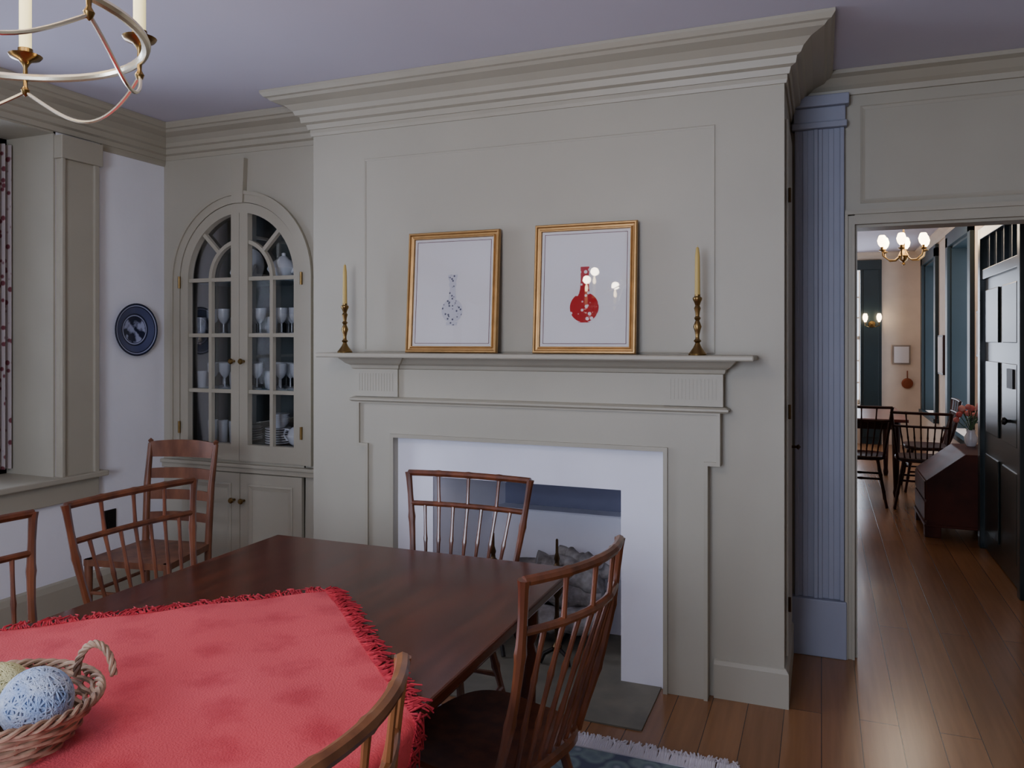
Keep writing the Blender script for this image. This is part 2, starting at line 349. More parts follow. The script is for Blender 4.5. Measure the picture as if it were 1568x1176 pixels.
boxes('interior',[(CX-.46,CX-.445,YA+.02,.70,.7,2.4),(CX+.445,CX+.46,YA+.02,.70,.7,2.4),(CX-.46,CX+.46,.69,.70,.7,2.4),(CX-.46,CX+.46,YA+.02,.7,2.385,2.4),(CX-.46,CX+.46,YA+.02,.7,.86,.88)],cabin,cup)
boxes('shelves',[(CX-.445,CX+.445,YA+.05,.69,z-.009,z+.009) for z in (1.2,1.525,1.85)],shelfm,cup)
boxes('lower_doors',[(CX-.43,CX-.0015,YA-.025,YA+.005,.07,.73),(CX+.0015,CX+.43,YA-.025,YA+.005,.07,.73)],beige2,cup,bevel=.003)
panel('lower_panel_left',CX-.37,CX-.06,.13,.67,YA-.025,parent=cup,d=.008); panel('lower_panel_right',CX+.06,CX+.37,.13,.67,YA-.025,parent=cup,d=.008)
boxes('waist_moulding',[(XL+.001,BL-.001,YA-.05,YA,.765,.785),(XL+.001,BL-.001,YA-.035,YA,.735,.765)],beige2,cup,bevel=.004)
bm=bmesh.new()
for x,z in ((CX-.035,1.375),(CX+.035,1.375),(CX-.035,.575),(CX+.035,.575)):
    lathe(bm,[(.007,0),(.006,-.018),(.014,-.024),(.017,-.034),(.012,-.042),(.001,-.044)],(x,YA-.028,z),14,axis='y')
for x in (CX-.437,CX+.437):
    for z in (1.84,.98): lathe(bm,[(.008,-.035),(.008,.035)],(x,YA-.04,z),10)
finish(bm,'brass_hardware',brass,cup,smooth=True)
def goblet(bm,x,y,z,s=1.0):
    lathe(bm,[(.03*s,0),(.028*s,.004),(.005*s,.01),(.004*s,.06*s),(.02*s,.075*s),(.034*s,.1*s),(.036*s,.15*s),(.033*s,.15*s),(.03*s,.1*s),(.001,.08*s)],(x,y,z),12)
def tumbler(bm,x,y,z,r=.03,h=.1): lathe(bm,[(r*.8,0),(r,h),(r*.93,h),(r*.72,.008),(.001,.008)],(x,y,z),12)
bm=bmesh.new()
for z0 in (1.209,1.534):
    for row,y in enumerate((.36,.45,.54,.62)):
        for i in range(10):
            x=CX-.38+i*.084+random.uniform(-.01,.01)
            (goblet if (i+row)%3 else tumbler)(bm,x,y+random.uniform(-.01,.01),z0)
for i in range(4): tumbler(bm,CX-.34+i*.08,.40,.88,.032,.13)
finish(bm,'glassware',gw,cup,smooth=True)
def teapot(bm,x,y,z,s=1):
    lathe(bm,[(.035*s,0),(.06*s,.02*s),(.075*s,.06*s),(.06*s,.1*s),(.035*s,.115*s),(.03*s,.125*s),(.012*s,.135*s),(.012*s,.15*s),(.001,.155*s)],(x,y,z),18)
    tube(bm,[(x+.06*s,y,z+.04*s),(x+.1*s,y,z+.07*s),(x+.12*s,y,z+.115*s)],[.016*s,.011*s,.008*s],8)
    tube(bm,[(x-.06*s,y,z+.09*s),(x-.1*s,y,z+.095*s),(x-.115*s,y,z+.06*s),(x-.09*s,y,z+.03*s),(x-.06*s,y,z+.035*s)],.006*s,6)
bm=bmesh.new()
teapot(bm,CX+.17,.42,1.859,1.0); teapot(bm,CX-.15,.44,1.859,.8); teapot(bm,CX+.3,.40,.88,1.0)
for i in range(7): lathe(bm,[(.03,0),(.075,.012),(.075,.016),(.001,.008)],(CX+.13,.42,.88+i*.014),20)
for i in range(5): lathe(bm,[(.03,0),(.06,.035),(.057,.035),(.001,.01)],(CX+.14,.42,.98+i*.012),20)
for i in range(6): lathe(bm,[(.03,0),(.08,.012),(.08,.016),(.001,.008)],(CX-.15,.5,.88+i*.014),20)
for x in (CX-.28,CX+.33): lathe(bm,[(.11,.008),(.075,.0),(.001,.0),(.001,-.006),(.08,-.006),(.112,.0)],(x,.66,1.97),24,axis='y')
finish(bm,'chinaware',china,cup,smooth=True)
# ---------------------------------------------------------------- wall plate
bm=bmesh.new(); lathe(bm,[(.06,.0),(.09,.002),(.15,.022),(.152,.026),(.148,.028),(.1,.014),(.09,.008),(.001,.008)],(0,0,0),48,axis='x')
finish(bm,'decorative_plate',platem,smooth=True,loc=(XL+.003,.024,1.557))
boxes('wall_outlet',[(XL,XL+.008,-.175,-.1,.43,.55),(XL+.006,XL+.012,-.155,-.12,.45,.48),(XL+.006,XL+.012,-.155,-.12,.5,.53)],iron,bevel=.002)
# ---------------------------------------------------------------- fireplace
fp=empty('fireplace')
OX0,OX1,OZ=-1.932,-.624,1.025
AX0,AX1,AZ=-2.14,-.389,1.205
D=.05
def extr(name,pts,y0,y1,m,parent):
    bm=bmesh.new(); A=[bm.verts.new((x,y0,z)) for x,z in pts]; B=[bm.verts.new((x,y1,z)) for x,z in pts]
    bm.faces.new(A); bm.faces.new(B); n=len(pts)
    for j in range(n): bm.faces.new((A[j],A[(j+1)%n],B[(j+1)%n],B[j]))
    return finish(bm,name,m,parent)
EZ=.975
extr('eared_architrave',[(AX0+.05,0),(OX0,0),(OX0,OZ),(OX1,OZ),(OX1,0),(AX1-.05,0),(AX1-.05,EZ),(AX1,EZ),(AX1,AZ),(AX0,AZ),(AX0,EZ),(AX0+.05,EZ)],-D,0,beige,fp)
b=.016
extr('backband',[(AX0+.05,0),(AX0+.05+b,0),(AX0+.05+b,EZ+b),(AX0+b,EZ+b),(AX0+b,AZ-b),(AX1-b,AZ-b),(AX1-b,EZ+b),(AX1-.05-b,EZ+b),(AX1-.05-b,0),(AX1-.05,0),(AX1-.05,EZ),(AX1,EZ),(AX1,AZ),(AX0,AZ),(AX0,EZ),(AX0+.05,EZ)],-D-.012,-D+.002,beige2,fp)
extr('inner_bead',[(OX0-.018,0),(OX0,0),(OX0,OZ),(OX1,OZ),(OX1,0),(OX1+.018,0),(OX1+.018,OZ+.018),(OX0-.018,OZ+.018)],-D-.012,-D+.002,beige2,fp)
boxes('frieze',[(AX0-.01,AX1+.01,-D,0,AZ,1.38)],beige,fp)
sweep('frieze_lower_moulding',[(AX0-.01,0),(AX0-.01,-D),(AX1+.01,-D),(AX1+.01,0)],[(-.001,1.195),(.014,1.195),(.024,1.203),(.024,1.211),(.012,1.218),(-.001,1.222)],beige2,fp)
blocks=[(AX1-.235,AX1+.012),(AX0-.012,AX0+.235)]
for i,(a,b_) in enumerate(blocks):
    boxes('end_block_%d'%(i+1),[(a,b_,-D-.014,-D+.001,1.222,1.38)],beige,fp)
    L=[]; n=13
    for k in range(n):
        x=a+.03+(b_-a-.06)*k/(n-1); L.append((x-.003,x+.003,-D-.0152,-D-.013,1.25,1.335))
    boxes('reeding_%d'%(i+1),L,beige,fp)
bed=[(-.001,1.355),(.008,1.36),(.012,1.375),(.03,1.385),(.045,1.4),(.055,1.41),(.055,1.415),(-.001,1.415)]
sweep('bed_moulding',[(AX0-.012,0),(AX0-.012,-D-.014),(AX0+.235,-D-.014),(AX0+.235,-D),(AX1-.235,-D),(AX1-.235,-D-.014),(AX1+.012,-D-.014),(AX1+.012,0)],bed,beige2,fp)
boxes('mantel_shelf',[(-2.288,-.245,-.195,0,1.414,1.436)],beige2,fp,bevel=.006)
boxes('plaster_surround',[(OX0,FX0,-.012,0,0,OZ),(FX1,OX1,-.012,0,0,OZ),(FX0,FX1,-.012,0,FZ,OZ)],hearthwhite,fp)
bm=bmesh.new()
yb=.62
A=[(FX0,.0),(FX0+.12,yb),(FX1-.12,yb),(FX1,.0)]
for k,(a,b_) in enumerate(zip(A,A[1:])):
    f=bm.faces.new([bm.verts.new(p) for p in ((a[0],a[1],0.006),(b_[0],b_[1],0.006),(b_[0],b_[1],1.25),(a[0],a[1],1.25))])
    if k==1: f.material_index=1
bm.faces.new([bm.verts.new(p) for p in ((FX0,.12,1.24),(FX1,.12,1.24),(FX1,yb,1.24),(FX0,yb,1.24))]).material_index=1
bm.faces.new([bm.verts.new(p) for p in ((FX0,.0,FZ-.0005),(FX1,.0,FZ-.0005),(FX1,.12,FZ-.0005),(FX0,.12,FZ-.0005))])
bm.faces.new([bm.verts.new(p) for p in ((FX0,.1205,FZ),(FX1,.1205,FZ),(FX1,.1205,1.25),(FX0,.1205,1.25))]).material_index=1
finish(bm,'firebox',[hearthwhite,hearthdark],fp)
bm=bmesh.new()
pr=[(.50,.006),(.50,.595),(.507,.602),(.618,.602),(.618,.006)]
wl=lambda y: FX0+.12*y/yb; wr=lambda y: FX1-.12*y/yb
A=[bm.verts.new((wl(y)-.002,y,z)) for y,z in pr]; B=[bm.verts.new((wr(y)+.002,y,z)) for y,z in pr]
bm.faces.new(A); bm.faces.new(B)
for j in range(5): bm.faces.new((A[j],A[(j+1)%5],B[(j+1)%5],B[j]))
finish(bm,'smoke_shelf',hearthwhite,fp)
boxes('hearth_slab',[(-1.95,-.64,-.41,-.013,-.02,.006),(FX0,FX1,-.013,yb,-.02,.006)],stone,fp)
def andiron(x):
    e=empty('andiron',(x,.06,.006))
    bm=bmesh.new()
    lathe(bm,[(.022,.06),(.024,.08),(.01,.1),(.012,.16),(.018,.19),(.01,.22),(.01,.30),(.026,.33),(.036,.38),(.04,.415),(.026,.44),(.012,.455),(.010,.47),(.014,.485),(.007,.51),(.006,.57),(.001,.575)],(0,0,0),18)
    finish(bm,'turned_post',darkbrass,e,smooth=True)
    bm=bmesh.new()
    tube(bm,[(-.07,-.04,.008),(-.055,-.02,.045),(0,0,.075),(.055,-.02,.045),(.07,-.04,.008)],.01,8)
    tube(bm,[(0,0,.07),(0,.2,.075),(0,.34,.075),(0,.355,.06),(0,.355,.002)],.01,8)
    finish(bm,'log_rest',iron,e,smooth=True)
andiron(-1.456); andiron(-1.136)
def log(bm,p0,p1,r):
    p0=Vector(p0);p1=Vector(p1); n=14
    tube(bm,[p0.lerp(p1,i/n)+Vector((0,random.uniform(-.008,.008),random.uniform(-.008,.008))) for i in range(n+1)],[r*random.uniform(.82,1.14) for i in range(n+1)],12)
bm=bmesh.new()
log(bm,(-1.56,.2,.155),(-1.0,.21,.155),.06); log(bm,(-1.58,.345,.155),(-1.0,.34,.155),.06); log(bm,(-1.5,.28,.26),(-.97,.27,.25),.06)
log(bm,(-1.42,.31,.36),(-.98,.27,.33),.05); log(bm,(-1.30,.25,.42),(-.93,.32,.38),.038); log(bm,(-1.22,.35,.44),(-.98,.24,.44),.03)
finish(bm,'firewood_logs',logm,smooth=True)
sd=empty('door_2')
boxes('leaf',[(BR+.001,BR+.012,.08,.56,.18,2.42)],beige,sd)
bm=bmesh.new()
for z in (2.1,1.2,.4): lathe(bm,[(.006,-.03),(.006,.03)],(BR+.018,.07,z),8)
lathe(bm,[(.006,0),(.006,.02),(.014,.03),(.001,.04)],(BR+.012,.5,1.0),12,axis='x')
finish(bm,'hardware',darkbrass,sd,smooth=True)
# ---------------------------------------------------------------- pilaster with painted-in blue daylight + door casing + panel
tr=empty('trim_pilaster')
px0,px1=-.12,.10; py=YR
boxes('plinth',[(px0-.015,px1+.01,py-.055,py,0,.27)],daylit,tr,bevel=.005)
L=[(px0,px1,py-.025,py,.27,2.52)]
for a,b_,d in ((px0,px0+.018,.038),(px0+.035,px0+.06,.030),(px0+.085,px0+.105,.040),(px0+.105,px0+.125,.034),(px0+.15,px0+.175,.030),(px1-.02,px1,.038)):
    L.append((a,b_,py-d,py,.27,2.5))
boxes('shaft',L,daylit,tr,bevel=.004)
boxes('capital',[(px0-.012,px1+.012,py-.06,py,2.5,2.53),(px0-.005,px1+.005,py-.05,py,2.53,2.6),(px0-.02,px1+.02,py-.075,py,2.6,2.652)],daylit,tr,bevel=.005)
boxes('trim_door_casing',[(.102,DX0,py-.03,py,0,DZ+.04),(.102,.115,py-.042,py,0,DZ+.055),(DX0-.012,DX0,py-.036,py,0,DZ),(DX1,DX1+.1,py-.03,py,0,DZ),
   (DX0,DX1+.1,py-.03,py,DZ,DZ+.045),(.102,DX1+.11,py-.045,py,DZ+.045,DZ+.065),(DX0,DX0+.012,py,.8,0,DZ),(DX0+.012,DX1,py,.8,DZ-.012,DZ)],beige2)
panel('trim_overdoor_panel',.17,1.3,2.14,2.60,py,beige2,w=.02,d=.005)
# ---------------------------------------------------------------- picture frames
def picture(name,x0,x1,h,art):
    w=x1-x0; e=empty(name,((x0+x1)/2,-.062,1.437),(math.radians(-4),0,0))
    bm=bmesh.new(); rectring(bm,-w/2,w/2,0,h,[(0,0),(0,-.016),(.004,-.022),(.010,-.022),(.014,-.014),(.022,-.012),(.026,-.018),(.030,-.017),(.032,-.008),(.032,0)]); finish(bm,'gilt_frame',gold,e)
    boxes('mat_board',[(-w/2+.02,w/2-.02,-.004,0,.02,h-.02)],matboard,e)
    bm=bmesh.new(); i=.044; rectring(bm,-w/2+i,w/2-i,i,h-i,[(0,-.0042),(0,-.006),(.0022,-.006),(.0022,-.0042)]); finish(bm,'mat_line',linered,e)
    prof=art; bm=bmesh.new(); L=[bm.verts.new((-r,-.006,z)) for r,z in prof]; R=[bm.verts.new((r,-.006,z)) for r,z in prof]
    for k in range(len(prof)-1): bm.faces.new((L[k],R[k],R[k+1],L[k+1]))
    finish(bm,'vase_print',redvase if 'red' in name else greyvase,e)
    boxes('glass',[(-w/2+.03,w/2-.03,-.0095,-.008,.03,h-.03)],glass,e)
def body(r,cz,z1): 
    p=[]
    for i in range(-9,9):
        a=math.radians(i*8.5); p.append((r*math.cos(a),cz+r*math.sin(a)))
    return p
redart=[(.03,.138)]+body(.066,.205,0)+[(.02,.29),(.018,.33),(.02,.385),(.019,.386)]
greyart=[(.028,.13),(.03,.145)]+[(q*.82,.2+(z-.205)*.85) for q,z in body(.066,.205,0)]+[(.016,.29),(.014,.31),(.02,.32),(.017,.335),(.024,.36),(.025,.37)]
picture('framed_print_blue_vase',-1.856,-1.381,.575,greyart)
picture('framed_print_red_vase',-1.207,-.738,.58,redart)
# ---------------------------------------------------------------- candlesticks
def candlestick(x,h=.245,ch=.18):
    e=empty('candlestick',(x,-.12,1.436))
    bm=bmesh.new(); p=[(.036,0),(.037,.006),(.03,.014),(.018,.03),(.012,.042),(.009,.05),(.016,.058),(.009,.066),(.008,.08),(.012,.1),(.017,.115),(.012,.13),(.008,.14),(.014,.15),(.008,.158),(.010,.175),(.014,.19),(.009,.2),(.014,.215),(.019,.225),(.019,.232),(.012,.238),(.012,.245)]
    lathe(bm,[(r,z*h/.245) for r,z in p],(0,0,0),24); finish(bm,'brass_stick',brass,e,smooth=True)
    bm=bmesh.new(); lathe(bm,[(.0115,h-.005),(.010,h+ch*.8),(.006,h+ch*.98),(.002,h+ch)],(0,0,0),16); tube(bm,[(0,0,h+ch-.002),(.001,0,h+ch+.008)],.001,5)
    finish(bm,'taper_candle',candle,e,smooth=True)
candlestick(-2.167,.24,.19); candlestick(-.472,.248,.195)
# ---------------------------------------------------------------- dining table
tb=empty('dining_table')
TX0,TX1,TY0,TY1,TZ=-1.949,-.755,-3.1,-.905,.75
boxes('top',[(TX0,TX1,TY0,TY1,TZ-.028,TZ)],mahog,tb,bevel=.006)
boxes('apron',[(TX0+.1,TX1-.1,TY1-.13,TY1-.1,TZ-.13,TZ-.028),(TX0+.1,TX1-.1,TY0+.1,TY0+.13,TZ-.13,TZ-.028),(TX0+.1,TX0+.13,TY0+.1,TY1-.1,TZ-.13,TZ-.028),(TX1-.13,TX1-.1,TY0+.1,TY1-.1,TZ-.13,TZ-.028)],mahog,tb)
bm=bmesh.new()
for x in (TX0+.125,TX1-.125):
    for y in (TY0+.125,TY1-.125):
        lathe(bm,[(.018,.010),(.024,.03),(.02,.06),(.03,.3),(.036,.5),(.028,.53),(.042,.56),(.042,.722)],(x,y,0),16)
finish(bm,'legs',mahog,tb,smooth=True)
# ---------------------------------------------------------------- red cloth
def drape(px,py):
    z=TZ+.0035; x=px
    rr=.012
    if px>TX1+.002:
        o=px-(TX1+.002); wav=.012*math.sin(py*17)*min(1,o/.1); x=TX1+.006+min(o,rr)+wav*.6+.01*min(1,o/.05); z=TZ+.0035-max(0,o-rr*.5)
    elif px<TX0-.002:
        o=(TX0-.002)-px; x=TX0-.006-min(o,rr)-.01*min(1,o/.05)-.007*math.sin(py*17)*min(1,o/.1); z=TZ+.0035-max(0,o-rr*.5)
    return Vector((x,py,z))
C0=Vector((-1.363,-1.423)); e1=Vector((.72,-.694)); e2=Vector((-.72,-.694)); SD=1.2
def cloth():
    e=empty('red_tablecloth'); bm=bmesh.new(); uv=bm.loops.layers.uv.new(); n=90; G=[]
    for i in range(n+1):
        row=[]
        for j in range(n+1):
            s,t=SD*i/n,SD*j/n
            q=C0+e1*s+e2*t; P=drape(q.x,q.y)
            if TX0<q.x<TX1: P.z+=.0018*(1+math.sin(s*9+t*5))+.0015*math.sin(t*23+s*3)
            row.append((bm.verts.new(P),(s,t)))
        G.append(row)
    for i in range(n):
        for j in range(n):
            qs=(G[i][j],G[i+1][j],G[i+1][j+1],G[i][j+1]); f=bm.faces.new([q[0] for q in qs])
            for lp,q in zip(f.loops,qs): lp[uv].uv=q[1]
    finish(bm,'cloth',clothm,e,smooth=True)
    bm=bmesh.new()
    def strand(o,d,perp):
        l=random.uniform(.035,.068); dd=(d+perp*random.uniform(-.9,.9)).normalized(); pts=[]
        lift=random.uniform(.001,.006)
        for k in range(4):
            q=o+dd*l*k/3+perp*math.sin(k*2.2)*.004; P=drape(q.x,q.y); P.z+=.002+lift*math.sin(k/3*3.0); pts.append(P)
        tube(bm,pts,[.0022,.0026,.0024,.0014],5)
    for (a,d,out) in ((C0,e1,-e2),(C0,e2,-e1),(C0+e1*SD,e2,e1),(C0+e2*SD,e1,e2)):
        k=0
        while k<SD:
            strand(a+d*k-out*.004,out,d); k+=random.uniform(.002,.007)
    finish(bm,'fringe',fringer,e)
cloth()
# ---------------------------------------------------------------- basket with yarn
bk=empty('yarn_basket',(-1.40,-2.385,TZ+.010))
bm=bmesh.new()
nr=7; NS=24
for k in range(nr):
    z=.006+k*.0105; R=.105+.045*(k/nr)
    pts=[]
    for i in range(96):
        a=2*math.pi*i/96; w=.0035*math.sin(NS/2*a+(k%2)*math.pi); pts.append(((R+w)*math.cos(a)*1.15,(R+w)*math.sin(a),z+.0015*math.sin(5*a+k)))
    tube(bm,pts,.0052,6,closed=True)
for i in range(NS):
    a=2*math.pi*i/NS; tube(bm,[(.09*math.cos(a)*1.15,.09*math.sin(a),.004),(.105*math.cos(a)*1.15,.105*math.sin(a),.008),(.15*math.cos(a)*1.15,.15*math.sin(a),.08)],.003,5)
for ph in (0,1,2):
    tube(bm,[((.152+.005*math.cos(14*a+ph*2.09))*math.cos(a)*1.15,(.152+.005*math.cos(14*a+ph*2.09))*math.sin(a),.082+.006*math.sin(14*a+ph*2.09)) for a in [2*math.pi*i/120 for i in range(120)]],.0042,6,closed=True)
lathe(bm,[(.001,.001),(.1,.001),(.1,.006),(.001,.006)],(0,0,0),24)
for ph in (0,1,2):
    pts=[]
    for i in range(40):
        t=i/39; a=math.pi*t; aa=math.radians(66); c=Vector((math.cos(aa)*.175,math.sin(aa)*.152,.08)); tang=Vector((.9,.35,0)).normalized()
        tw=22*t+ph*2.09
        pts.append(c+tang*(.036+.004*math.cos(tw))*math.cos(a)+Vector((0,0,(.062+.004*math.cos(tw))*math.sin(a)))+Vector((-.35,.9,0))*.004*math.sin(tw))
    tube(bm,pts,.004,6)
finish(bm,'wicker_basket',wick,bk,smooth=True)
def yarn(loc,r,m,name):
    bm=bmesh.new(); bmesh.ops.create_uvsphere(bm,u_segments=24,v_segments=16,radius=r*.97)
    for k in range(90):
        ax=Vector((random.gauss(0,1),random.gauss(0,1),random.gauss(0,1))).normalized(); u=ax.orthogonal().normalized(); v=ax.cross(u); off=random.uniform(-.3,.3)*r; rr=math.sqrt(r*r-off*off)
        tube(bm,[ax*off+(u*math.cos(a)+v*math.sin(a))*rr for a in [2*math.pi*i/30 for i in range(30)]],.0018,5,closed=True)
    finish(bm,name,m,bk,smooth=True,loc=loc)
yarn((.055,.028,.072),.060,yblue,'yarn_ball_blue'); yarn((-.06,.04,.066),.052,yyel,'yarn_ball_yellow'); yarn((-.035,-.07,.060),.05,yyel,'yarn_ball_cream')
# ---------------------------------------------------------------- chairs
def bamboo(bm,p0,p1,r,nodes=3,bow=None,seg=8,mi=0,taper=1.0):
    p0=Vector(p0);p1=Vector(p1); n=8*nodes; pts=[];rad=[]
    for i in range(n+1):
        t=i/n; p=p0.lerp(p1,t)
        if bow: p=p+Vector(bow)*math.sin(math.pi*t)
        ph=(t*nodes)%1.0; k=.82+.18*abs(2*ph-1)**1.5
        if abs(ph-0)<1e-6 and 0<i<n: k=1.15
        pts.append(p); rad.append(r*k*(1+(taper-1)*t))
    tube(bm,pts,rad,seg,mi=mi)
def windsor(name,x,y,rot,W=.52,m=wood,ht=.965,BW=.055,z=.012):
    bm=bmesh.new(); hw=W/2; sh=.455
    out=[]
    n=40
    for i in range(n):
        a=2*math.pi*i/n; c,s=math.cos(a),math.sin(a)
        sx=.225*(abs(c)**.55)*(1 if c>0 else -1); sy=.205*(abs(s)**.6)*(1 if s>0 else -1)
        if sy>0: sx*=.94
        out.append((sx,sy))
    lay=[(.9,sh-.04),(1.0,sh-.026),(1.0,sh-.008),(.96,sh),(.7,sh-.007),(.35,sh-.012),(.02,sh-.012)]
    R=[[bm.verts.new((px*k,py*k,zz)) for px,py in out] for k,zz in lay]
    for a,b in zip(R,R[1:]):
        for j in range(n): bm.faces.new((a[j],a[(j+1)%n],b[(j+1)%n],b[j]))
    bm.faces.new(R[0]); bm.faces.new(R[-1])
    tops=[(-.15,-.13),(.15,-.13),(.14,.13),(-.14,.13)]; bots=[(-.22,-.2),(.22,-.2),(.21,.23),(-.21,.23)]
    def at(i,z): t=1-z/(sh-.03); return (tops[i][0]+(bots[i][0]-tops[i][0])*t,tops[i][1]+(bots[i][1]-tops[i][1])*t,z)
    for i in range(4): bamboo(bm,(*tops[i],sh-.03),(*bots[i],0.002),.0165,3,taper=.8)
    bamboo(bm,at(0,.2),at(3,.2),.011,2); bamboo(bm,at(1,.2),at(2,.2),.011,2); bamboo(bm,at(0,.25),at(1,.25),.011,2); bamboo(bm,at(3,.25),at(2,.25),.011,2)
    def Y(z): t=(z-sh)/(ht-sh); return .165+.105*t+.02*math.sin(math.pi*t)
    def X(z): t=(z-sh)/(ht-sh); return .19+(hw-.19)*t
    for s in (-1,1):
        n=24; pts=[];rad=[]
        for i in range(n+1):
            zz=sh-.02+(ht+.004-sh+.02)*i/n; pts.append((s*X(zz),Y(zz),zz)); ph=(i%8)/8; rad.append(.0135*(.86+.14*abs(2*ph-1)) if i%8 else .0155)
        tube(bm,pts,rad,8)
    def rail(z,r,fl=1.0):
        pts=[];rad=[];n=32
        for i in range(n+1):
            t=i/n; xx=X(z)*(2*t-1); pts.append((xx,Y(z)+BW*(1-(2*t-1)**2)*fl,z+.003*(1-(2*t-1)**2))); rad.append(r*1.15 if i in (8,16,24) else r)
        tube(bm,pts,rad,8)
    z2=ht-.118
    rail(ht,.0125); rail(z2,.0105)
    for i in range(7):
        t=(i+1)/8; k=2*t-1; c=1-k*k; top=ht if i in (1,3,5) else z2
        p0=(.165*k*1.05,.17+.015*c,sh-.01); p1=(X(top)*k,Y(top)+BW*c,top+.003*c)
        if i in (1,3,5):
            pm=(X(z2)*k,Y(z2)+BW*c,z2); bamboo(bm,p0,pm,.0075,3,seg=7); bamboo(bm,pm,p1,.0075,1,seg=7)
        else: bamboo(bm,p0,p1,.0075,3,seg=7)
    return finish(bm,name,m,smooth=True,loc=(x,y,z),rot=(0,0,math.radians(rot)))
windsor('windsor_chair',-1.282,-.875,0,.52,wood,ht=.954,BW=.01)
windsor('windsor_chair',-.818,-1.476,-104,.45,wood,ht=.954)
windsor('windsor_chair',-.905,-2.47,-86,.45,wood2,ht=.954)
windsor('windsor_chair',-1.965,-1.333,86,.515,wood,ht=.954,BW=.01)
windsor('windsor_chair',-1.985,-1.93,90,.50,wood,ht=.954,BW=.01)
def ladderback(x,y,rot):
    bm=bmesh.new(); sh=.44
    for s in (-1,1):
        tube(bm,[(s*.175,.19,.002),(s*.18,.18,.44),(s*.185,.2,.75),(s*.19,.235,.955)],[.015,.018,.017,.013],10)
        lathe(bm,[(.013,0),(.009,.006),(.014,.018),(.001,.03)],(s*.19,.236,.952),10)
        tube(bm,[(s*.21,-.19,.002),(s*.21,-.19,.46)],[.015,.019],10)
        tube(bm,[(s*.21,-.19,.18),(s*.178,.185,.18)],.009,8); tube(bm,[(s*.21,-.19,.3),(s*.178,.185,.3)],.009,8)
    for z in (.2,.3): tube(bm,[(-.21,-.19,z),(.21,-.19,z)],.009,8)
    tube(bm,[(-.18,.185,.24),(.18,.185,.24)],.009,8)
    for z,h in ((.925,.08),(.80,.05),(.69,.046),(.58,.042)):
        n=16; rows=[]
        for i in range(n+1):
            t=2*i/n-1; yy=.175+(z-.44)*.11+.03*(1-t*t); hh=h/2*(1+.25*(1-t*t))
            rows.append([bm.verts.new((t*.185,yy+d,z+q)) for d,q in ((-.005,-h/2),(.005,-h/2),(.005,hh),(-.005,hh))])
        for a,b in zip(rows,rows[1:]):
            for j in range(4): bm.faces.new((a[j],a[(j+1)%4],b[(j+1)%4],b[j]))
        bm.faces.new(rows[0]); bm.faces.new(rows[-1])
    v=[(-.225,-.205),(.225,-.205),(.19,.195),(-.19,.195)]
    A=[bm.verts.new((*p,.43)) for p in v]; B=[bm.verts.new((*p,.46)) for p in v]
    bm.faces.new(A); bm.faces.new(B)
    for j in range(4): bm.faces.new((A[j],A[(j+1)%4],B[(j+1)%4],B[j]))
    finish(bm,'ladder_back_chair',wood3,smooth=True,loc=(x,y,0),rot=(0,0,math.radians(rot)))
ladderback(-3.06,-.44,10)
# ---------------------------------------------------------------- rug
boxes('area_rug',[(-2.6,-.27,-3.4,-.60,.0,.008)],rugm)
bm=bmesh.new(); x=-2.6
while x<-.27:
    for yy,d in ((-.60,1),(-3.4,-1)):
        pts=[(x,yy-d*.02,.009),(x+random.uniform(-.008,.008),yy+d*.035,.014),(x+random.uniform(-.02,.02),yy+d*random.uniform(.07,.10),.005)]
        tube(bm,pts,[.004,.006,.003],5)
    x+=.0045
o=finish(bm,'rug_fringe_ends',fringew); o.parent=bpy.data.objects['area_rug']; o.name='fringe'
